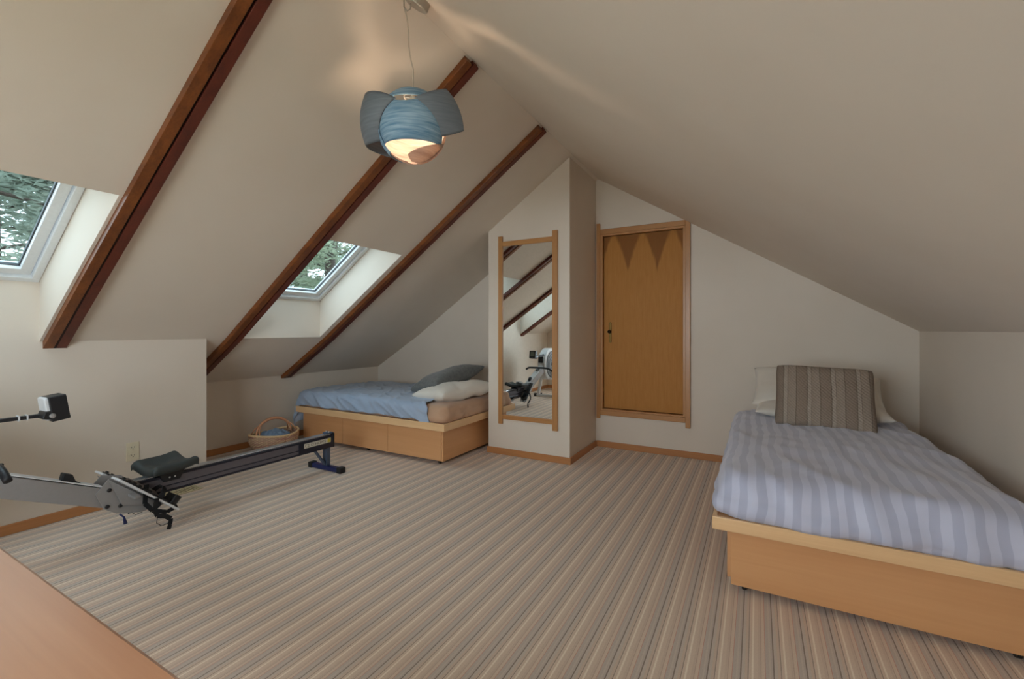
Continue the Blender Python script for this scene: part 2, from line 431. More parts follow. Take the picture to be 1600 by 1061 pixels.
# boxed-out closet corner that carries the mirror
BX0, BX1, BY = -2.356, -1.49, 3.79
struct('wall_closet', MB().prism([(BX0, 0), (BX1, 0), (BX1, zl(BX1)), (BX0, zl(BX0))], BY, YB), M['plaster'])
# gable wall behind the camera with a wide window added for fill light
RX0, RX1, RZ0, RZ1 = -2.30, -.50, .55, 2.02
wr = MB()
wr.prism([(XR2, 0), (RX0, 0), (RX0, zl(RX0)), (XL, ZK), (XR2, ZREC)], Y0, YREAR)
wr.prism([(RX1, 0), (XK, 0), (XK, ZKR), (RX1, ZR - SR*(RX1-XRIDGE))], Y0, YREAR)
wr.prism([(RX0, RZ1), (RX1, RZ1), (RX1, ZR - SR*(RX1-XRIDGE)), (XRIDGE, ZR), (RX0, zl(RX0))], Y0, YREAR)
wr.box(RX0, RX1, Y0, YREAR, 0, RZ0)
struct('wall_rear', wr, M['plaster'])

# baseboards
BH, BT = .062, .013
def bb(name, x0, x1, y0, y1, ax): struct(name, MB().box(x0, x1, y0, y1, 0, BH), M['base_' + ax], bevel=.003)
bb('baseboard_left', XL, XL+BT, YREAR, YJOG, 'y')
bb('baseboard_recess', XR2, XR2+BT, YJOG, YB, 'y')
bb('baseboard_alcove', XR2+BT, BX0, YB-BT, YB, 'x')
bb('baseboard_closet_front', BX0-BT, BX1+BT, BY-BT, BY, 'x')
bb('baseboard_closet_side', BX1, BX1+BT, BY, YB-BT, 'y')
bb('baseboard_back', BX1+BT, XK, YB-BT, YB, 'x')
bb('baseboard_right', XK-BT, XK, YREAR, YB-BT, 'y')
bb('baseboard_rear', XL+BT, XK-BT, YREAR, YREAR+BT, 'x')

# ------------------------------------------------------------------ skylights
th = math.atan(SL); U2 = Vector((math.cos(th), 0, math.sin(th))); N2 = Vector((-math.sin(th), 0, math.cos(th))); YV = Vector((0, 1, 0))
def skylight(name, w):
    base = Vector((XL, 0, ZK + .365)); Lw = (XT - .20 - XL) / math.cos(th)
    r = sroot(name, (XL, w[0], ZK+.365))
    def P(s, y, n): return base + U2*s + YV*y + N2*n
    def slab(mb, s0, s1, y0, y1, n0, n1):
        mb.obox(P((s0+s1)/2, (y0+y1)/2, (n0+n1)/2), U2, YV, N2, (s1-s0)/2, (y1-y0)/2, (n1-n0)/2)
    a, b_ = w[0]+.002, w[1]-.002
    fr_ = MB(); fw = .038
    slab(fr_, 0, fw, a, b_, 0, .07); slab(fr_, Lw-fw, Lw, a, b_, 0, .07)
    slab(fr_, fw, Lw-fw, a, a+fw, 0, .07); slab(fr_, fw, Lw-fw, b_-fw, b_, 0, .07)
    f = obj('window_frame', fr_, M['white_frame'], r, bevel=.004)
    sw = .052; g = .004; sa, sb, s0, s1 = a+fw+g, b_-fw-g, fw+g, Lw-fw-g
    sh = MB()
    slab(sh, s0, s0+sw, sa, sb, .02, .08); slab(sh, s1-sw, s1, sa, sb, .02, .08)
    slab(sh, s0+sw, s1-sw, sa, sa+sw, .02, .08); slab(sh, s0+sw, s1-sw, sb-sw, sb, .02, .08)
    s_ = obj('window_sash', sh, M['white_frame'], r, bevel=.005)
    gk = MB(); k = .007
    a2, b2, t0, t1 = sa+sw, sb-sw, s0+sw, s1-sw
    slab(gk, t0, t0+k, a2, b2, .045, .06); slab(gk, t1-k, t1, a2, b2, .045, .06)
    slab(gk, t0+k, t1-k, a2, a2+k, .045, .06); slab(gk, t0+k, t1-k, b2-k, b2, .045, .06)
    obj('gasket', gk, M['gasket'], s_)
    pn = MB(); slab(pn, t0, t1, a2, b2, .060, .066)
    obj('pane', pn, M['pane_tinted'], s_)
    portal(name + '_portal', P(Lw/2, (a+b_)/2, .12), (0, 1, 0), None, (b_-a), Lw, -N2)
skylight('window_1', W1)
skylight('window_2', W2)
# added rear window, out of view, supplies most of the fill light
r = sroot('window_3', (RX0, YREAR, RZ0))
fb = MB(); e = .06; ya, yb = YREAR-.09, YREAR+.015
fb.box(RX0, RX1, ya, yb, RZ0, RZ0+e); fb.box(RX0, RX1, ya, yb, RZ1-e, RZ1)
fb.box(RX0, RX0+e, ya, yb, RZ0+e, RZ1-e); fb.box(RX1-e, RX1, ya, yb, RZ0+e, RZ1-e)
obj('window_frame', fb, M['white_frame'], r, bevel=.004)
xm = (RX0+RX1)/2
obj('mullion', MB().box(xm-.03, xm+.03, ya+.01, yb-.01, RZ0+e, RZ1-e), M['white_frame'], r, bevel=.004)
for x0, x1 in ((RX0+e, xm-.03), (xm+.03, RX1-e)):
    obj('pane', MB().box(x0, x1, YREAR-.05, YREAR-.044, RZ0+e, RZ1-e), M['pane'], r)
portal('window_3_portal', (xm, YREAR-.13, (RZ0+RZ1)/2), (1, 0, 0), None, RX1-RX0, RZ1-RZ0, (0, 1, 0))

# ------------------------------------------------------------------ ceiling beams
def beam(yc, label, xend, zcut, w=.11):
    r = thing('ceiling_beam', label, 'beam', (xend, yc, zcut), 'stained beams under the sloping ceiling')
    def prof(dep, xt):
        zb = lambda x: zl(x) - dep
        pts = [(xend, zl(xend))]
        if xend < XL: pts.append((XL, ZK))
        pts.append((xt, zl(xt))); pts.append((xt + .35*dep, zl(xt + .35*dep) - dep*1.0))
        if xend < XL: pts.append((XL + .3*dep, zb(XL + .3*dep)))
        # horizontal cut at zcut
        xc = xend
        while zb(xc) < zcut and xc < xend + .5: xc += .002
        pts.append((xc, zcut)); pts.append((xend, zcut))
        return pts
    xt = XRIDGE - .002; h_ = w/2
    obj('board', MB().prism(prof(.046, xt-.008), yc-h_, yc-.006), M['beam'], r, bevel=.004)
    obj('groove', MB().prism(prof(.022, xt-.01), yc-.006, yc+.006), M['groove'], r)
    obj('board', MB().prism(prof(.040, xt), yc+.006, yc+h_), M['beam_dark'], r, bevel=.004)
    return r
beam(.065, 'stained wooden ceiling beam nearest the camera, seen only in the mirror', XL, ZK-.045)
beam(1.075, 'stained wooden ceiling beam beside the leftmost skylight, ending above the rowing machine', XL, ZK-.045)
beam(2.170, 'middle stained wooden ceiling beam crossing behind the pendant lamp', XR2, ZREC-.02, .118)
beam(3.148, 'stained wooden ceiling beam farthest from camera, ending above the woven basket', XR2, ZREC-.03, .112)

# ------------------------------------------------------------------ door
r = sroot('door_1', (DX0, YB, DZ0))
pf = YB - .028
obj('casing_post', MB().box(-1.477, -1.440, pf, YB, .300, 2.335), M['oak_z'], r, bevel=.004)
obj('casing_post', MB().box(-.600, -.556, pf, YB, .285, 2.272), M['oak_z'], r, bevel=.004)
obj('casing_header', MB().box(-1.440, -.600, pf+.002, YB, 2.222, 2.272), M['oak_x'], r, bevel=.004)
obj('casing_sill', MB().box(-1.440, -.600, pf+.002, YB, .335, .385), M['oak_x'], r, bevel=.004)
jm = MB(); jd = YB + .06
jm.box(-1.440, -1.412, YB-.018, jd, .385, 2.222); jm.box(-.622, -.600, YB-.018, jd, .385, 2.222)
jm.box(-1.412, -.622, YB-.018, jd, 2.200, 2.222); jm.box(-1.412, -.622, YB-.018, jd, .385, .402)
obj('door_jamb', jm, M['oak_z'], r, bevel=.002)
dp = obj('door_panel', MB().box(-1.408, -.626, YB+.020, YB+.055, .408, 2.196), M['door'], r, bevel=.002)
obj('door_light_block', MB().box(DX0-.02, DX1+.02, Y1, Y1+.02, DZ0-.05, DZ1+.05), M['oak_z'], r)  # unseen board added behind the opening to stop sky light leaking in
pl_ = MB().prism([(-1.352, 1.10), (-1.346, 1.09), (-1.334, 1.09), (-1.328, 1.10), (-1.328, 1.295), (-1.334, 1.305), (-1.346, 1.305), (-1.352, 1.295)], YB+.014, YB+.020)
hd = obj('handle_plate', pl_, M['brass'], dp, bevel=.002)
obj('knob', MB().lathe([(.006, 0), (.006, .02), (.016, .026), (.018, .036), (.012, .044)], (-1.343, YB+.014, 1.205), (0, -1, 0), 16), M['brass_dark'], dp, smooth=True)

# ------------------------------------------------------------------ mirror
r = thing('wall_mirror', 'tall mirror in ladder-like oak frame hung on the closet corner wall', 'mirror', (-1.92, BY, .30))
mf = BY - .024
obj('frame_post', MB().box(-2.232, -2.187, mf, BY, .302, 2.140), M['oak_z'], r, bevel=.003)
obj('frame_post', MB().box(-1.654, -1.603, mf, BY, .293, 2.140), M['oak_z'], r, bevel=.003)
obj('frame_rail', MB().box(-2.187, -1.654, mf+.003, BY, 2.040, 2.087), M['oak_x'], r, bevel=.003)
obj('frame_rail', MB().box(-2.187, -1.654, mf+.003, BY, .350, .394), M['oak_x'], r, bevel=.003)
obj('mirror_glass', MB().box(-2.187, -1.654, BY-.010, BY-.002, .394, 2.040), M['mirror'], r)

# ------------------------------------------------------------------ pendant lamp
LC = Vector((-1.50, 1.685, 2.215))
E1 = Vector((.8758, .4826, 0)); E2 = Vector((.4826, -.8758, 0)); E3 = Vector((0, 0, 1))
CX, CY = -1.50, 1.655
r = thing('pendant_lamp', 'pendant lamp with curled blue-grey veneer shade hanging from the ridge', 'lamp', (LC.x, LC.y, 2.02))
def sph(c, rad, az, el, sq=1.0):
    a, e_ = math.radians(az), math.radians(el)
    return c + (E1*(math.sin(a)*math.cos(e_)) + E2*(math.cos(a)*math.cos(e_)) + E3*(math.sin(e_)*sq))*rad
IC = LC + E1*.012 + E3*(-.004)
def panel(name, fn, mat, nu=30, nv=16, solid=.0025):
    return obj(name, MB().grid(fn, nu, nv), mat, r, smooth=True, solid=solid)
def mixl(a, b_, t): return a + (b_-a)*t
# front panel: narrow above, wide below
panel('shade_panel', lambda u, v: sph(IC, .163, mixl(mixl(-27, 20, u), mixl(-82, 84, u), min(1, v*1.05)**.7), 31 - 64*v - 5*math.sin(math.pi*u)), M['veneer'])
# right band leaving the globe tangentially
panel('shade_band', lambda u, v: sph(IC, .167 + .088*u**1.1, mixl(mixl(14, 58, u), mixl(70, 84, u), v**.8), mixl(mixl(32, 34, u), mixl(-20, -4, u), v)), M['veneer_out'])
# left band swinging wide around the globe to the back
panel('shade_band', lambda u, v: sph(IC, .167 + .106*math.sin(min(1, u*1.9)*math.pi/2), mixl(mixl(-20, -150, u), mixl(-72, -150, u), v**.8), mixl(32, mixl(-26, -12, min(1, u*2.5)), v)), M['veneer_out'], 40)
# band over the crown
panel('shade_band', lambda u, v: sph(IC, .186 - .008*v, -98 + 150*u, 60 - 27*v), M['veneer'])
panel('shade_band', lambda u, v: sph(IC, .192 - .010*v, 70 + 150*u, 58 - 30*v), M['veneer'])
# lower bowl seen from inside, and the crossing petals below
panel('shade_panel', lambda u, v: sph(IC, .161, 84 + 196*u, 40 - 120*v), M['veneer_in'])
panel('shade_panel', lambda u, v: sph(IC, .166, -8 + 100*u, mixl(-64 + 40*u, -84, v)), M['veneer_in'])
panel('shade_panel', lambda u, v: sph(IC, .171, -150 + 88*u, -4 - 46*v), M['veneer'])
top = LC + E3*.195
obj('shade_ring', MB().tube([IC + E3*.160 + (E1*math.cos(t*math.pi/12) + E2*math.sin(t*math.pi/12))*.045 for t in range(24)], .004, 6, closed=True), M['nickel'], r, smooth=True)
obj('shade_spokes', MB().tube([IC + E3*.160 + E1*.045, IC + E3*.160 - E1*.045], .003, 6).tube([IC + E3*.160 + E2*.045, IC + E3*.160 - E2*.045], .003, 6), M['nickel'], r)
obj('lamp_holder', MB().lathe([(.018, .09), (.018, .155), (.010, .175), (.006, .20)], IC, (0,0,1), 16), M['cord'], r, smooth=True)
obj('bulb', MB().lathe([(.012, .09), (.014, .07), (.028, .045), (.033, .02), (.028, -.004), (.014, -.018), (.001, -.021)], IC, (0,0,1), 18), M['bulb'], r, smooth=True)
cz = 2.775
pts = [IC + E3*.19, IC + E3*.30]
hook = Vector((-1.430, 1.560, 2.715))
for i in range(1, 9):
    t = i/8; pts.append(IC.lerp(hook, t) + E3*(.30*(1-t)) + E1*(-.006*math.sin(t*6)))
obj('cord', MB().tube(pts, .0032, 8), M['cord'], r, smooth=True)
cd = Vector((.35, .25, .9)).normalized()
can = Vector((-1.375, 1.585, 2.725))
obj('canopy', MB().lathe([(.052, -.012), (.056, -.008), (.056, .028), (.050, .034)], can, (.53, 0, .85), 24), M['nickel'], r, bevel=.002)
obj('cord_hook', MB().tube([hook + Vector((0, 0, .04)), hook, hook + Vector((.012, .008, -.018)), hook + Vector((.022, .02, -.004)), can + Vector((-.02, -.02, 0))], .003, 8), M['nickel'], r, smooth=True)

# ------------------------------------------------------------------ bed platforms
def caster(x, y, r):
    c = MB().lathe([(.019, -.010), (.021, -.006), (.021, .006), (.019, .010)], (x, y, .021), (1, 0, 0), 14)
    o = obj('caster', c, M['steel_caster'], r, smooth=False)
    f = MB().box(x-.014, x-.0115, y-.012, y+.012, .015, .062).box(x+.0115, x+.014, y-.012, y+.012, .015, .062).box(x-.014, x+.014, y-.012, y+.012, .045, .062)
    obj('caster_fork', f, M['steel_caster'], o)
# left bed, long side with three drawers towards the room
BZ0, BZ1, BZ2 = .035, .327, .392
r = thing('platform_bed', 'maple platform bed with three drawers in the alcove left of the mirror', 'bed', (-3.42, 3.65, 0), 'maple platform beds')
lx0, lx1, ly0, ly1 = -4.43, -2.40, 3.125, 4.33
dk = obj('deck', MB().box(lx0+.02, lx1-.02, ly0+.02, ly1, BZ1+.01, BZ2-.008), M['ply_x'], r)
obj('deck_edge', MB().box(lx0, lx1, ly0, ly0+.02, BZ1, BZ2), M['edge_x'], r, bevel=.003)
obj('deck_edge', MB().box(lx1-.02, lx1, ly0+.02, ly1, BZ1, BZ2), M['edge_y'], r, bevel=.003)
obj('deck_edge', MB().box(lx0, lx0+.02, ly0+.02, ly1, BZ1, BZ2), M['edge_y'], r, bevel=.003)
px0, px1, pf = -4.405, -2.492, 3.20
obj('carcass', MB().box(px0, px1, pf+.022, ly1-.03, BZ0+.012, BZ1), M['ply_y'], r)
obj('end_panel', MB().box(px1, px1+.018, pf+.004, ly1-.02, BZ0, BZ1), M['ply_y'], r, bevel=.002)
seams = [px0, -3.775, -3.142, px1+.001]
for a, b_ in zip(seams[:-1], seams[1:]):
    obj('drawer_front', MB().box(a+.002, b_-.002, pf, pf+.020, BZ0+.004, BZ1-.006), M['ply_x'], r, bevel=.002)
for x in (px0+.06, -3.45, px1-.05):
    for y in (pf+.05, ly1-.12): caster(x, y, r)
# right bed, narrow end towards the camera
r = thing('platform_bed', 'maple platform bed under the striped cover against the right wall', 'bed', (.40, 3.25, 0), 'maple platform beds')
rx0, rx1, ry0, ry1 = -.182, .985, 2.243, 4.36
rz1, rz2 = .305, .363
obj('deck', MB().box(rx0+.02, rx1-.02, ry0+.02, ry1, rz1+.01, rz2-.008), M['ply_y'], r)
obj('deck_edge', MB().box(rx0, rx1, ry0, ry0+.02, rz1, rz2), M['edge_x'], r, bevel=.003)
obj('deck_edge', MB().box(rx0, rx0+.02, ry0+.02, ry1, rz1, rz2), M['edge_y'], r, bevel=.003)
obj('deck_edge', MB().box(rx1-.02, rx1, ry0+.02, ry1, rz1, rz2), M['edge_y'], r, bevel=.003)
qx0, qx1, qf = -.108, .93, 2.312
obj('end_panel', MB().box(qx0, qx1, qf, qf+.018, BZ0, rz1), M['ply_x'], r, bevel=.002)
obj('carcass', MB().box(qx0+.004, qx1, qf+.018, ry1-.03, BZ0+.012, rz1), M['ply_y'], r)
for a, b_ in ((qf+.02, 2.98), (2.984, 3.64), (3.644, ry1-.03)):
    obj('drawer_front', MB().box(qx0-.016, qx0+.004, a, b_-.002, BZ0+.022, rz1-.004), M['ply_y'], r, bevel=.002)
for y in (qf+.05, 3.3, ry1-.12):
    for x in (qx0+.055, qx1-.08): caster(x, y, r)

# ------------------------------------------------------------------ soft goods
def rounded_slab(x0, x1, y0, y1, z0, z1, rc, rtop, amp=.006, ns=3.0, na=180, bulge=.012, crown=.012, side_amp=0.0, seed=0, zbot=None, fold=None):
    hx, hy, cx, cy = (x1-x0)/2, (y1-y0)/2, (x0+x1)/2, (y0+y1)/2
    mn = min(hx, hy)
    rings = []
    H = z1 - z0
    for k in range(3): rings.append((.02*(2-k)/2, z0 if k == 0 else z0 + .004*k, 'b'))
    for k in range(1, 7):
        t = k/7; rings.append((-bulge*math.sin(t*math.pi), z0 + (H - rtop)*t, 's'))
    for k in range(7):
        a = math.pi/2*k/6; rings.append((rtop*(1-math.cos(a)), z1 - rtop + rtop*math.sin(a), 'r'))
    m = 16
    for k in range(1, m+1):
        rings.append((rtop + (mn - .012 - rtop)*(k/m), z1 + crown*math.sin(k/m*math.pi/2), 't'))
    per = []
    def rr(d):
        ax, ay = hx-d, hy-d; c = max(rc-max(d, 0)*.6, .012); c = min(c, ax-.001, ay-.001)
        pts = []
        # walk the rounded rectangle of the OUTER shape by fixed fractions
        segs = [('l', (ax, -ay+c), (ax, ay-c)), ('a', (ax-c, ay-c), 0), ('l', (ax-c, ay), (-ax+c, ay)), ('a', (-ax+c, ay-c), 90),
                ('l', (-ax, ay-c), (-ax, -ay+c)), ('a', (-ax+c, -ay+c), 180), ('l', (-ax+c, -ay), (ax-c, -ay)), ('a', (ax-c, -ay+c), 270)]
        nl = [int(na*.30*(hy/(hx+hy))*1.3)+2, 8, int(na*.30*(hx/(hx+hy))*1.3)+2, 8]
        for i, sg in enumerate(segs):
            n = nl[i % 4]
            for q in range(n):
                t = q/n
                if sg[0] == 'l': pts.append((sg[1][0]+(sg[2][0]-sg[1][0])*t, sg[1][1]+(sg[2][1]-sg[1][1])*t))
                else:
                    a = math.radians(sg[2] + 90*t); pts.append((sg[1][0]+c*math.cos(a), sg[1][1]+c*math.sin(a)))
        return pts
    mb = MB(); allr = []
    for d, z, kind in rings:
        pts = rr(d); ring = []
        for (x, y) in pts:
            p = Vector((cx+x, cy+y, z))
            q = Vector((p.x*ns, p.y*ns, p.z*ns + seed*7.3))
            nz_ = noise.noise(q) + .5*noise.noise(q*2.3)
            if kind in 'rt': p.z += amp*nz_
            if kind in 'sr':
                w = side_amp*noise.noise(Vector((p.x*14, p.y*14, p.z*3 + seed)))
                dv = Vector((x/hx if abs(x) > hx*.9 else 0, y/hy if abs(y) > hy*.9 else 0, 0)); p += dv*w
            if fold: p = fold(p, kind)
            ring.append(p)
        allr.append(ring)
    n = len(allr[0])
    vs = [p for rg in allr for p in rg]; fs = []
    for i in range(len(allr)-1):
        fs += [(i*n+k, i*n+(k+1) % n, (i+1)*n+(k+1) % n, (i+1)*n+k) for k in range(n)]
    fs += [tuple(range(n-1, -1, -1)), tuple((len(allr)-1)*n+k for k in range(n))]
    return mb.add(vs, fs)

def pillow_mesh(w, h, t, puff=.42, pinch=.05, amp=.012, seed=0, sag=0.0, nu=40, nv=32, bend=None, rnd_c=0.0):
    mb = MB()
    def f(side):
        def g(u, v):
            a, b_ = 2*u-1, 2*v-1
            k = max(0, (1-abs(a)**2.6)*(1-abs(b_)**2.6))**puff
            x = a*w/2*(1 - pinch*(1-b_*b_)*abs(a)); y = b_*h/2*(1 - pinch*(1-a*a)*abs(b_))
            nz_ = noise.noise(Vector((x*5+seed, y*5, side*2.0))) + .5*noise.noise(Vector((x*13+seed, y*13, side)))
            z = side*t/2*k + amp*nz_*k**.5
            z += sag*(a*a)
            cr_ = 1 - rnd_c*(abs(a)**5)*(abs(b_)**5); p = Vector((x*cr_, y*cr_, z))
            return bend(p) if bend else p
        return g
    for s in (1, -1): mb.grid(f(s), nu, nv)
    return mb
def pillow(name, mat, label, cat, loc, X, Y, mb, group=None, parts=None):
    """place a pillow whose local x / y axes point along X / Y"""
    me = bpy.data.meshes.new(name); me.from_pydata(mb.v, [], mb.f)
    bm = bmesh.new(); bm.from_mesh(me); bmesh.ops.remove_doubles(bm, verts=bm.verts, dist=.0015)
    bmesh.ops.recalc_face_normals(bm, faces=bm.faces); bm.to_mesh(me); bm.free()
    for p in me.polygons: p.use_smooth = True
    me.materials.append(mat)
    o = bpy.data.objects.new(name, me); COL.objects.link(o)
    x = Vector(X).normalized(); z = x.cross(Vector(Y)).normalized(); y = z.cross(x)
    m = Matrix((x, y, z)).transposed().to_4x4(); m.translation = Vector(loc); o.matrix_world = m
    return tag(o, label, cat, group)

# left bed: mattress in a tan fitted sheet
MZ = .535
def gather(p, kind):
    if kind in 'sr' and (p.x > -2.52 and p.y < 3.32 or p.x > -2.47):
        a = math.sin((p.x - p.y)*95)*.006 + math.sin((p.x - p.y)*41 + 1)*.006
        p = p + Vector((a*.6, -a*.6, 0))
    return p
tag(obj('mattress', rounded_slab(-4.385, -2.425, 3.165, 4.29, BZ2-.008, MZ, .07, .065, .006, 4, side_amp=.006, seed=1, fold=gather), M['tan_sheet'], smooth=True, origin=(-3.4, 3.7, BZ2)),
    'mattress in tan fitted sheet showing at the pillow end of the alcove bed', 'mattress')
# blue sheet thrown over it
def blanket(u, v):
    # u along X from the left hanging end to the right edge, v from the wall side to the front hem
    xr = -2.70 + .17*max(0, (v-.55)/.45)**1.6 + .012*math.sin(v*40) - .16*max(0, (.55-v)/.55)
    sx_ = -4.62 + (xr + 4.62)*u
    s = v*1.42                                 # arc length from the wall
    y = 4.27 - s; z = MZ + .014
    dropx = 0; x = sx_
    ex = -4.36
    if sx_ < ex:
        d = (ex - sx_); dropx = min(d*1.35, .34); x = ex - .085*min(1, d/.12) - .03*math.sin(max(0, v-.75)*10)
    yf = 3.205
    dropy = 0
    if y < yf:
        d = yf - y; a = min(d/.09, math.pi/2); y = yf - .060*math.sin(a) - .012*min(1, d/.2)
        dropy = .060*(1-math.cos(a)) + max(0, d - .09*math.pi/2)*.95
    lim = MZ - BZ2 - .004
    if sx_ > -2.72 and v > .9: lim += .045*min(1, (sx_ + 2.72)/.12)
    if sx_ >= ex: dropy = min(dropy, lim + .004*math.sin(x*30))
    z -= dropx + dropy*(0.55 if sx_ < ex else 1)
    z += .016*math.sin(min(1, max(0, v-.05)/.9)*math.pi)
    q = Vector((x*4, y*4, 2.2))
    wr_ = noise.noise(q) + .6*noise.noise(Vector((x*9 + y*5, y*6 - x*3, 1)))
    fr_ = noise.noise(Vector((x*7 + z*6, 3.3, z*5)))
    ridge = abs(noise.noise(Vector((x*5 + y*7 + z*9, x*2 - y*3, 4))))
    z += .011*wr_*(1 if dropy == 0 else .4) + .06*max(0, .16-ridge)*(1 if dropy == 0 else .4)
    if y < yf + .02: y -= .026*fr_ + .09*max(0, .16-ridge) - .006
    return Vector((x, y, z))
tag(obj('blue_sheet', MB().grid(blanket, 170, 90), M['blue_sheet'], smooth=True, solid=.006, origin=(-3.5, 3.7, MZ)),
    'rumpled light blue sheet spread over the alcove bed', 'sheet')
pillow('pillow', M['white_cotton'], 'white pillow lying at the mirror end of the alcove bed', 'pillow', (-2.67, 3.66, MZ + .075), (-.22, -1, -.04), (1, -.2, .06),
       pillow_mesh(.74, .48, .18, .42, .07, .020, 3))
pillow('pillow', M['grey_knit_dark'], 'dark grey pillow resting on the white pillow of the alcove bed', 'pillow', (-2.91, 3.86, MZ + .172), (-.18, -1, -.19), (1, -.15, .24),
       pillow_mesh(.72, .46, .20, .45, .06, .012, 9))

# right bed: striped cover over the mattress
def rfold(p, kind):
    if kind in 'srt':
        # drape folds at the foot end
        f_ = max(0, 1 - (p.y - 2.25)/.5)
        rg = max(0, .22 - abs(noise.noise(Vector((p.x*4.5 + p.y*1.2, p.y*1.6 + p.z*2, 8)))))
        p = p + Vector((0, -.016*f_*noise.noise(Vector((p.x*7, p.z*4, 1))) - .05*f_*rg, .014*f_*noise.noise(Vector((p.x*6, p.y*5, 2))) + .06*rg*(kind in 'rt')))
    return p
tag(obj('mattress', rounded_slab(-.168, .955, 2.262, 4.325, rz2-.008, .552, .13, .095, .012, 3, na=260, bulge=.018, crown=.022, side_amp=.020, seed=5, fold=rfold), M['striped_cover'], smooth=True, origin=(.4, 3.25, rz2)),
    'mattress in lavender-blue satin striped cover on the right-hand bed', 'mattress')
T2 = .575
pillow('pillow', M['white_cotton'], 'lower white pillow lying flat behind the knitted cushion', 'pillow', (.40, 4.06, T2 + .055), (1, .02, 0), (0, 1, .10), pillow_mesh(.84, .46, .13, .42, .05, .016, 21), 'white pillows on the right-hand bed')
pillow('pillow', M['white_cotton'], 'upper white pillow propped above another behind the knitted cushion', 'pillow', (.40, 4.20, T2 + .165), (1, 0, -.06), (0, .74, .50), pillow_mesh(.86, .46, .16, .42, .05, .016, 31), 'white pillows on the right-hand bed')
pillow('cushion', M['cable_knit'], 'grey cable-knit cushion leaning on the white pillows', 'cushion', (.400, 3.72, T2 + .178), (1, -.02, -.035), (.0, .52, .86), pillow_mesh(.585, .485, .16, .36, .045, .010, 41, rnd_c=.055))

# ------------------------------------------------------------------ desk in the near corner
r = thing('desk', 'corner of a glossy maple desk top in the near left foreground', 'desk', (-1.4, 0, 0))
obj('desk_top', MB().box(-2.25, -.56, -.42, .312, .715, .75), M['desk'], r, bevel=.006)
for x in (-2.19, -.66):
    for y in (-.37, .24): obj('leg', MB().box(x-.0, x+.05, y, y+.05, 0, .715), M['maple_z'], r, bevel=.004)
obj('apron', MB().box(-2.14, -.66, .25, .27, .64, .715), M['maple_x'], r)
obj('apron', MB().box(-2.14, -.66, -.35, -.33, .64, .715), M['maple_x'], r)

# ------------------------------------------------------------------ outlet and floor vent
r = thing('wall_outlet', 'ivory double socket outlet on the left wall above the rower seat', 'outlet', (XL, 1.477, .285))
obj('cover_plate', MB().box(XL, XL+.006, 1.439, 1.515, .288, .418), M['outlet'], r, bevel=.003)
for zc in (.325, .381):
    rc_ = obj('receptacle', MB().prism([(1.477 + .019*math.cos(a*math.pi/8), zc + .016*math.sin(a*math.pi/8)) for a in range(16)], XL+.006, XL+.0085, 'x'), M['outlet'], r)
    sl = MB().box(XL+.0085, XL+.0092, 1.468, 1.4705, zc-.002, zc+.008).box(XL+.0085, XL+.0092, 1.4835, 1.486, zc-.002, zc+.008)
    sl.prism([(1.477 + .0032*math.cos(a*math.pi/4), zc-.009 + .0032*math.sin(a*math.pi/4)) for a in range(8)], XL+.0085, XL+.0092, 'x')
    obj('slots', sl, M['slot'], rc_)
r = thing('floor_register', 'beige slotted floor vent in the carpet behind the rower rail', 'vent', (-3.80, 1.72, 0))
vx0, vx1, vy0, vy1 = -3.875, -3.745, 1.545, 1.86
vf = MB().box(vx0, vx1, vy0, vy0+.018, 0, .006).box(vx0, vx1, vy1-.018, vy1, 0, .006).box(vx0, vx0+.018, vy0+.018, vy1-.018, 0, .006).box(vx1-.018, vx1, vy0+.018, vy1-.018, 0, .006)
obj('frame', vf, M['vent'], r, bevel=.002)
obj('duct', MB().box(vx0+.018, vx1-.018, vy0+.018, vy1-.018, 0, .001), M['vent_dark'], r)
n = 16
for i in range(n):
    y = vy0 + .018 + (vy1-vy0-.036)*(i+.5)/n
    obj('slat', MB().box(vx0+.018, vx1-.018, y-.0035, y+.0035, .001, .005), M['vent'], r)

# ------------------------------------------------------------------ basket
BC = Vector((-4.30, 2.795, 0))
r = thing('woven_basket', 'round woven basket with leather-wrapped arched handle beside the alcove bed', 'basket', BC)
def bwall(u, v):
    a = 2*math.pi*u
    rad = .13 + .085*math.sin(min(1, v*1.15)*math.pi/2) - .012*v*v
    z = .002 + .175*v
    z += .012*v*math.cos(2*(a - math.radians(95)))
    return BC + Vector((rad*math.cos(a)*.90, rad*math.sin(a)*1.16, z))
wl = MB().grid(bwall, 72, 14)
wl.add([bwall(i/72, 0) for i in range(72)], [tuple(range(71, -1, -1))])
obj('basket_body', wl, M['basket'], r, smooth=True, solid=.010)
rim = [bwall(i/72, 1) + Vector((0, 0, .004)) for i in range(72)]
obj('rim', MB().tube(rim, .0105, 8, closed=True), M['straw'], r, smooth=True)
hp = []
for i in range(25):
    t = i/24; a = math.pi*t
    hp.append(BC + Vector((-.02*math.sin(a), -.185*math.cos(a)*(1 - .10*math.sin(a)), .165 + .150*math.sin(a)**.8 + (.01 if 0 < i < 24 else 0))))
obj('handle', MB().tube(hp, [.009 + .006*math.sin(math.pi*i/24) for i in range(25)], 8), M['leather'], r, smooth=True)
for s in (-1, 1):
    for k in (-1, 1):
        q = BC + Vector((k*.075, s*.20, .175)); top_ = hp[6] if s < 0 else hp[18]
        obj('handle_strap', MB().tube([q, q.lerp(top_, .5) + Vector((0, s*.012, .01)), top_], .006, 6), M['leather'], r, smooth=True)
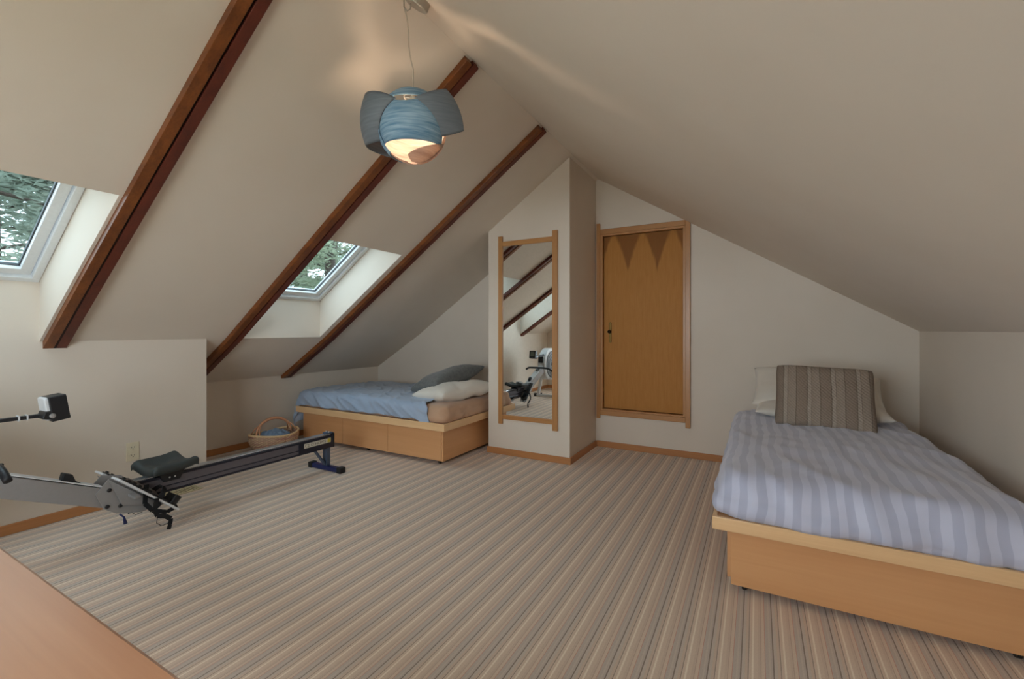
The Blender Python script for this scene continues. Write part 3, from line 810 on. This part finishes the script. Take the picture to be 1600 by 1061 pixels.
def cloth(u, v):
    a, b_ = 2*u-1, 2*v-1
    x, y = a*.135, b_*.15
    d = max(0, 1 - (a*a + b_*b_)*.6)
    z = .115 + .095*d + .022*noise.noise(Vector((x*22, y*22, 3))) + .012*noise.noise(Vector((x*50, y*50, 3)))
    k = 1 - .18*(a*a*b_*b_)
    return BC + Vector((x*k, y*k - .01, z))
tag(obj('folded_cloth', MB().grid(cloth, 36, 36), M['denim'], smooth=True, solid=.008, origin=BC + Vector((0, 0, .1))), 'crumpled light blue denim cloth lying in the woven basket', 'cloth')

# ------------------------------------------------------------------ rowing machine
RX = -3.30
r = thing('rowing_machine', 'grey and black rowing machine standing along the left wall', 'rowing machine', (RX, 1.45, 0))
rw = .042
ry0_, ry1_ = 1.20, 2.655
rail = obj('monorail', MB().box(RX-rw+.006, RX+rw-.006, ry0_, ry1_, .206, .300), M['rail_side'], r, bevel=.003)
obj('rail_lip', MB().box(RX-rw, RX+rw, ry0_, ry1_, .198, .212), M['rail_dark'], rail, bevel=.003)
obj('rail_lip', MB().box(RX-rw, RX+rw, ry0_, ry1_, .290, .306), M['rail_dark'], rail, bevel=.003)
obj('rail_rib', MB().box(RX-rw+.002, RX+rw-.002, ry0_, ry1_, .236, .241), M['rail_dark'], rail)
obj('seat_track', MB().box(RX-.030, RX+.030, ry0_+.02, ry1_-.01, .306, .316), M['steel'], rail, bevel=.003)
obj('rail_sleeve', MB().box(RX-rw-.001, RX+rw+.001, 2.33, ry1_, .205, .297), M['rail_dark'], rail, bevel=.002)
obj('end_cap', MB().box(RX-rw-.004, RX+rw+.004, ry1_, ry1_+.018, .196, .322), M['black'], r, bevel=.004)
obj('end_stop', MB().box(RX-.034, RX+.034, 2.612, ry1_+.012, .316, .328), M['slate_blue'], r, bevel=.003)
for k in (-.018, .018): obj('bolt', MB().lathe([(.007, 0), (.007, .004), (.004, .006)], (RX+k, 2.635, .328), (0,0,1), 10), M['steel'], r)
# sticker with lettering on the rail side
dx = RX + rw + .001
dec = obj('decal', MB().box(dx, dx+.001, 2.375, 2.635, .246, .284), M['decal'], rail)
obj('decal_patch', MB().box(dx+.001, dx+.0014, 2.600, 2.632, .249, .281), M['decal_yellow'], rail)
def lettering(txt, size, y, z, parent, mat, xoff=.0024):
    cu = bpy.data.curves.new('lettering', 'FONT'); cu.body = txt; cu.size = size; cu.extrude = .0002
    t = bpy.data.objects.new('lettering_tmp', cu); COL.objects.link(t)
    bpy.context.view_layer.update()
    dg = bpy.context.evaluated_depsgraph_get(); me = bpy.data.meshes.new_from_object(t.evaluated_get(dg))
    mb = MB(); mb.v = [Vector((dx + xoff - .001 + p.co.z, y + p.co.x, z + p.co.y)) for p in me.vertices]; mb.f = [list(p.vertices) for p in me.polygons]
    bpy.data.objects.remove(t); bpy.data.curves.remove(cu); bpy.data.meshes.remove(me)
    return obj('lettering', mb, mat, parent)
lettering('C2', .034, 2.383, .253, rail, M['ink'])
lettering('CONCEPT2', .029, 2.437, .255, rail, M['ink'])
# rear leg
obj('rear_post', MB().box(RX-.026, RX+.026, 2.607, 2.645, .035, .200), M['slate_blue'], r, bevel=.003)
obj('rear_strut', MB().bar((RX, 2.50, .202), (RX, 2.612, .045), .036, .012, (0, 1, 1)), M['slate_blue'], r, bevel=.002)
obj('rear_foot', MB().box(RX-.165, RX+.165, 2.600, 2.650, .004, .042), M['navy'], r, bevel=.004)
for s in (-1, 1):
    x0, x1 = sorted((RX + s*.160, RX + s*.208))
    obj('foot_cap', MB().box(x0, x1, 2.594, 2.656, 0, .050), M['rubber'], r, bevel=.006)
# seat: saddle shape, wide across the rail, raised rear lip
def seat_top(u, v):
    a, b_ = 2*u-1, 2*v-1                         # a across (X), b_ along (Y)
    hw = .155*(1 - .06*b_*b_); x = a*hw
    y = 1.425 + b_*.115 + .02*(a*a)*(1 if b_ < 0 else 0)*-1
    z = .378 + .010*math.cos(a*math.pi) * -1
    z += .022*max(0, b_)**2                      # lip at the back
    z -= .024*math.exp(-((abs(a)-.45)/.26)**2)*math.exp(-((b_+.1)/.55)**2)
    z += .016*abs(a)**3
    z -= .018*max(0, (abs(b_)-.75)/.25)**2 + .018*max(0, (abs(a)-.85)/.15)**2
    return Vector((RX + x, y, z))
nu, nv = 36, 28
st = MB().grid(seat_top, nu, nv)
border = [(i, 0) for i in range(nu)] + [(nu, j) for j in range(nv)] + [(i, nv) for i in range(nu, 0, -1)] + [(0, j) for j in range(nv, 0, -1)]
bi = [j*(nu+1)+i for i, j in border]
o0 = len(st.v)
st.v += [Vector((RX + (st.v[i].x-RX)*.99, 1.425 + (st.v[i].y-1.425)*.99, st.v[i].z - .036)) for i in bi]
nb = len(bi)
st.f += [[bi[k], bi[(k+1) % nb], o0+(k+1) % nb, o0+k] for k in range(nb)] + [list(range(o0, o0+nb))]
seat = obj('seat', st, M['seat'], r, smooth=True, bevel=0)
obj('seat_carriage', MB().prism([(1.345, .345), (1.515, .345), (1.475, .268), (1.385, .268)], RX+.044, RX+.052, 'x').prism([(1.345, .345), (1.515, .345), (1.475, .268), (1.385, .268)], RX-.052, RX-.044, 'x').box(RX-.052, RX+.052, 1.345, 1.515, .335, .350), M['black'], r, bevel=.002)
for s in (-1, 1):
    for y in (1.37, 1.49): obj('seat_roller', MB().lathe([(.012, -.006), (.013, -.003), (.013, .003), (.012, .006)], (RX+s*.030, y, .329), (1, 0, 0), 12), M['black'], r)
for y in (1.415, 1.445): obj('bolt', MB().lathe([(.005, 0), (.005, .003)], (RX+.052, y, .292), (1, 0, 0), 10), M['steel'], r)
# front arm rising to the flywheel
def armz(y): return .2955 + (1.035 - y)*.466   # centre line
aw = .050
arm_poly = [(1.28, armz(1.28)-.035), (1.25, armz(1.25)+.050), (.22, armz(.22)+.060), (.22, armz(.22)-.060), (1.13, armz(1.13)-.060)]
obj('front_arm', MB().prism(arm_poly, RX-aw, RX+aw, 'x'), M['grey_paint'], r, bevel=.004)
obj('arm_top', MB().prism([(1.10, armz(1.10)+.056), (1.10, armz(1.10)+.062), (.36, armz(.36)+.068), (.36, armz(.36)+.062)], RX-aw+.004, RX+aw-.004, 'x'), M['light_grey'], r, bevel=.002)
obj('chain_guide', MB().box(RX-.012, RX+.012, .60, .72, armz(.66)+.060, armz(.66)+.085), M['black'], r, bevel=.003)
# footrest bracket plates with bolts
bk = [(1.09, .205), (1.055, .300), (1.115, .372), (1.205, .350), (1.335, .235), (1.395, .135), (1.26, .128), (1.15, .160)]
for s in (-1, 1):
    x0, x1 = sorted((RX + s*.052, RX + s*.058))
    pb = obj('bracket_plate', MB().prism(bk, x0, x1, 'x'), M['grey_paint'], r, bevel=.002)
    for y, z in ((1.105, .215), (1.115, .305), (1.165, .20), (1.185, .29)):
        obj('bolt', MB().lathe([(.011, 0), (.011, .004), (.007, .007)], (RX + s*.058, y, z), (s, 0, 0), 12), M['black'], pb)
# foot plates on both sides, with flexible heel cups, buckles and straps
fd = Vector((0, 1.425-1.085, .100-.412)).normalized(); fn = Vector((0, -fd.z, fd.y))
if fn.z < 0: fn = -fn
for s in (-1, 1):
    xc = RX + s*.112
    mid = Vector((xc, 1.272, .243))
    fp = obj('foot_plate', MB().obox(mid, (1, 0, 0), fd, fn, .054, .200, .006), M['light_grey'], r, bevel=.003)
    obj('plate_rib', MB().prism([(1.105, .372), (1.335, .170), (1.28, .168), (1.17, .205)], xc-.004 - s*.04, xc+.004 - s*.04, 'x'), M['grey_paint'], fp, bevel=.001)
    ft = obj('flexfoot', MB().obox(mid + fn*.011 - fd*.02, (1, 0, 0), fd, fn, .044, .150, .005), M['black'], r, bevel=.003)
    hc = MB()
    def heel(u, v, xc=xc, mid=mid):
        a = math.pi*(u-.5)
        return mid + fd*(.125 + .055*math.cos(a)) + Vector((.048*math.sin(a), 0, 0)) + fn*(.010 + .055*v)
    hc.grid(heel, 16, 4)
    obj('heel_cup', hc, M['black'], ft, smooth=True, solid=.007)
    for k in range(6):
        obj('size_peg', MB().obox(mid + fn*.020 - fd*(.165 - .034*k), (1, 0, 0), fd, fn, .010, .006, .005), M['black'], ft)
    # strap loop over the toes, its tail hanging
    loop = []
    for k in range(13):
        a = math.pi*k/12
        loop.append(mid + fd*.045 + Vector((.062*math.cos(a), 0, 0)) + fn*(.012 + .060*math.sin(a)))
    stp = MB()
    for p, q in zip(loop[:-1], loop[1:]):
        stp.obox((p+q)/2, (q-p), fd, (q-p).cross(fd), (q-p).length*.55, .014, .0015)
    stp.obox(mid + fd*.045 + fn*-.010, (1, 0, 0), fd, fn, .062, .014, .0015)
    obj('foot_strap', stp, M['strap'], r)
    if s > 0:
        tail = [(xc+.058, 1.300, .220), (xc+.064, 1.285, .160), (xc+.062, 1.300, .115), (xc+.058, 1.345, .095), (xc+.056, 1.372, .070), (xc+.058, 1.366, .035), (xc+.060, 1.356, -.0)]
    else:
        tail = [(xc-.058, 1.300, .220), (xc-.064, 1.290, .160), (xc-.066, 1.305, .10), (xc-.066, 1.30, .06)]
    if s > 0: tail[-1] = (xc+.060, 1.358, .012)
    tb = MB()
    for p, q in zip(tail[:-1], tail[1:]):
        tb.bar(p, q, .026, .003, (1, .25, 0))
    obj('strap_tail', tb, M['strap'], r)
    cp = [Vector((xc + s*.05, 1.31, .13)), Vector((xc + s*.052, 1.30, .07)), Vector((xc + s*.055, 1.325, .045)), Vector((xc + s*.056, 1.36, .05))]
    obj('strap_cord', MB().tube(cp, .002, 6), M['strap'], r, smooth=True)
    # curved strap around the bracket
    if s > 0:
        xs_ = RX + .060
        w_ = MB()
        for q in ([(1.270, .300), (1.262, .190), (1.300, .135), (1.375, .100), (1.430, .120)], [(1.352, .215), (1.340, .165), (1.300, .135)]):
            for p0, p1 in zip(q[:-1], q[1:]): w_.bar((xs_+.055, p0[0], p0[1]), (xs_+.055, p1[0], p1[1]), .004, .024, (0, p1[1]-p0[1], p0[0]-p1[0]))
        obj('heel_strap', w_, M['strap'], r)
obj('strap_pull', MB().tube([(RX+.05, 1.165, .150), (RX+.052, 1.185, .125), (RX+.052, 1.192, .085)], [.004, .005, .010], 8), M['navy'], r, smooth=True)
obj('bracket_cross', MB().box(RX-.16, RX+.16, 1.195, 1.225, .245, .262), M['grey_paint'], r, bevel=.003)
# handle hook on the arm
obj('handle_hook', MB().prism([(.925, armz(.925)+.060), (.935, armz(.935)+.105), (.972, armz(.972)+.105), (.985, armz(.985)+.072), (1.01, armz(1.01)+.062)], RX-.022, RX+.022, 'x'), M['black'], r, bevel=.005)
# handle with bent grips
hy, hz = .668, .572
hl = [(RX+.275, hy+.006, hz-.048), (RX+.22, hy, hz-.010), (RX+.13, hy, hz+.004), (RX, hy, hz+.006), (RX-.13, hy, hz+.004), (RX-.17, hy, hz-.002), (RX-.215, hy+.006, hz-.030)]
def smooth_path(p, k=6):
    p = [Vector(q) for q in p]; out = []
    for i in range(len(p)-1):
        a, b_, c_, d = p[max(i-1, 0)], p[i], p[i+1], p[min(i+2, len(p)-1)]
        for j in range(k):
            t = j/k
            out.append(.5*((2*b_) + (c_-a)*t + (2*a - 5*b_ + 4*c_ - d)*t*t + (3*b_ - a - 3*c_ + d)*t**3))
    return out + [p[-1]]
hdl = obj('handle', MB().tube(smooth_path(hl), .0165, 12), M['black'], r, smooth=True)
obj('handle_yoke', MB().box(RX-.045, RX+.045, hy-.030, hy-.006, hz-.012, hz+.020), M['black'], hdl, bevel=.004)
obj('chain', MB().tube([(RX, hy-.03, hz), (RX, .42, .60)], .004, 6), M['steel'], r)
# flywheel housing, cage and damper
FC = Vector((RX, .235, .615)); FRD = .285
obj('flywheel_housing', MB().lathe([(FRD-.03, -.075), (FRD, -.060), (FRD, .060), (FRD-.03, .075)], FC, (1, 0, 0), 48), M['light_grey'], r, bevel=.006)
for s in (-1, 1):
    cg = obj('fan_cage', MB().lathe([(.235, s*.076), (.235, s*.082), (.05, s*.088)], FC, (1, 0, 0), 40), M['mesh_grey'], r)
    for q in (.08, .13, .18, .225):
        obj('cage_ring', MB().tube([FC + Vector((s*.088, q*math.cos(2*math.pi*k/36), q*math.sin(2*math.pi*k/36))) for k in range(36)], .003, 6, closed=True), M['black'], cg)
    obj('hub', MB().lathe([(.045, s*.086), (.045, s*.097), (.03, s*.101)], FC, (1, 0, 0), 20), M['black'], r)
obj('shroud', MB().prism([(.40, .60), (.52, .545), (.52, .66), (.43, .80), (.36, .82)], RX-.055, RX+.055, 'x'), M['light_grey'], r, bevel=.008)
# front legs and feet
for s in (-1, 1):
    obj('front_leg', MB().bar((RX+s*.06, .30, .52), (RX+s*.235, .14, .045), .050, .030, (0, 1, .3)), M['light_grey'], r, bevel=.004)
    x0, x1 = sorted((RX + s*.262, RX + s*.315))
    obj('foot_cap', MB().box(x0, x1, .105, .170, 0, .056), M['rubber'], r, bevel=.006)
    obj('transport_wheel', MB().lathe([(.028, -.010), (.030, -.006), (.030, .006), (.028, .010)], (RX+s*.20, .085, .032), (1, 0, 0), 18), M['rubber'], r)
obj('front_foot', MB().box(RX-.265, RX+.265, .112, .162, .010, .048), M['light_grey'], r, bevel=.004)
# monitor arm and monitor
ma = [(RX+.01, .34, .80), (RX+.015, .40, .795), (RX+.02, .70, .772), (RX+.025, .852, .775)]
mo = obj('monitor_arm', MB().bar(ma[0], ma[1], .034, .024).bar(ma[1], ma[2], .030, .018).bar(ma[2], ma[3], .030, .018), M['black'], r, bevel=.003)
for y in (.765, .795): obj('arm_clip', MB().box(RX+.004, RX+.040, y-.003, y+.003, .760, .787), M['light_grey'], mo)
mn_ = Vector((RX+.035, .905, .812)); md = Vector((-.0, 1, .14)).normalized(); mu = Vector((0, -.14, 1)).normalized()
mb_ = MB(); mw, mh = .056, .066
def rr_box(c, w, h, d0, d1, rad):
    pts = []
    for cx_, cz_, a0 in ((w-rad, h-rad, 0), (-w+rad, h-rad, 90), (-w+rad, -h+rad, 180), (w-rad, -h+rad, 270)):
        for k in range(5):
            a = math.radians(a0 + 22.5*k); pts.append((cx_ + rad*math.cos(a), cz_ + rad*math.sin(a)))
    n_ = len(pts)
    vs_ = [c + Vector((1, 0, 0))*p[0] + mu*p[1] + md*d for d in (d0, d1) for p in pts]
    return MB().add(vs_, [tuple(range(n_)), tuple(range(2*n_-1, n_-1, -1))] + [(i, i+n_, (i+1) % n_+n_, (i+1) % n_) for i in range(n_)])
obj('monitor_back', rr_box(mn_ + mu*.004, mw-.006, mh-.004, -.056, -.036, .018), M['light_grey'], r, bevel=.006)
mc = obj('monitor_case', rr_box(mn_, mw, mh, -.040, .030, .010), M['black'], r, bevel=.003)
obj('monitor_screen', rr_box(mn_ + mu*.012, mw-.020, mh-.030, .030, .0315, .003), M['screen'], mc)
for k in (-.035, 0, .035): obj('button', MB().obox(mn_ - mu*.055 + Vector((k, 0, 0)) + md*.031, (1,0,0), mu, md, .010, .005, .002), M['mesh_grey'], mc)
obj('pivot_bolt', MB().lathe([(.013, 0), (.013, .004), (.006, .006)], (RX+.092, .872, .775), (1, 0, 0), 14), M['steel'], mc)
obj('monitor_bracket', MB().prism([(.835, .762), (.880, .752), (.890, .800), (.845, .800)], RX+.004, RX+.090, 'x'), M['black'], r, bevel=.004)
obj('phone_cradle', MB().box(RX-.045, RX+.045, .53, .545, .655, .76), M['black'], r, bevel=.003)

# ------------------------------------------------------------------ outside: trees seen through the skylights
struct('ground', MB().box(-40, 20, -25, 35, -3.3, -3.2), M['grass'])
def tree(label, x, y, h, rad, mat, seed, n, ls=1.0):
    rnd = random.Random(seed)
    r = thing('tree', label, 'tree', (x, y, -3.2), 'trees outside the skylights')
    b0 = Vector((x, y, -3.2)); obj('trunk', MB().tube([b0, b0 + Vector((.1, .1, h*.5)), b0 + Vector((0, .15, h*.95))], [.22, .14, .03], 10), M['bark'], r, smooth=True)
    br_ = MB(); lf = MB(); vs, fs = [], []
    for k in range(46):
        zf = .16 + .80*rnd.random(); a = rnd.random()*2*math.pi
        ln = rad*(1.05 - zf*.75)*(.7 + .5*rnd.random())
        p0 = b0 + Vector((.05, .1, h*zf)); d = Vector((math.cos(a), math.sin(a), -.08 + .35*rnd.random()))
        p1 = p0 + d*ln*.55; p2 = p0 + d*ln + Vector((0, 0, -.12*ln))
        br_.tube([p0, p1, p2], [.035, .022, .006], 5)
        for q in range(n):
            t = .2 + .8*rnd.random()**.7
            c = (p0.lerp(p1, t*2) if t < .5 else p1.lerp(p2, t*2-1)) + Vector((rnd.gauss(0, .20), rnd.gauss(0, .20), rnd.gauss(0, .13)))
            s = (.04 + .05*rnd.random())*ls; th_ = rnd.random()*6.28
            ux = Vector((math.cos(th_), math.sin(th_), rnd.uniform(-.6, .6))).normalized()
            uy = ux.cross(Vector((rnd.gauss(0,1), rnd.gauss(0,1), rnd.gauss(0,1)))).normalized()
            o_ = len(vs); vs += [c - ux*s*1.6, c + uy*s*.32, c + ux*s*1.6, c - uy*s*.32]; fs.append((o_, o_+1, o_+2, o_+3))
    obj('branches', br_, M['bark'], r)
    lf.v = vs; lf.f = fs
    fo = obj('foliage', lf, mat, r); fo['kind'] = 'stuff'
tree('dark fir tree standing nearest outside the leftmost skylight', -10.0, 1.9, 11, 2.6, M['leaf_a'], 1, 320)
tree('taller tree behind the dark fir outside the leftmost skylight', -18.5, 2.6, 13, 3.4, M['leaf_b'], 2, 300, 1.7)
tree('leafy tree standing nearest outside the skylight over the alcove bed', -10.0, 7.9, 11.5, 2.8, M['leaf_b'], 3, 320)
tree('grey-green tree behind the leafy tree outside the skylight over the alcove bed', -17.5, 12.6, 13, 3.4, M['leaf_a'], 4, 300, 1.7)
tree('tree standing between the others in the background outside the skylights', -19.0, 7.6, 13, 3.0, M['leaf_b'], 5, 240, 1.8)
tree('pale tree half hidden by the dark fir outside the leftmost skylight', -14.0, 4.0, 12, 3.0, M['leaf_a'], 6, 280, 1.35)
tree('broad tree half hidden by the leafy tree outside the skylight over the alcove bed', -13.6, 11.0, 12, 3.0, M['leaf_b'], 7, 280, 1.35)
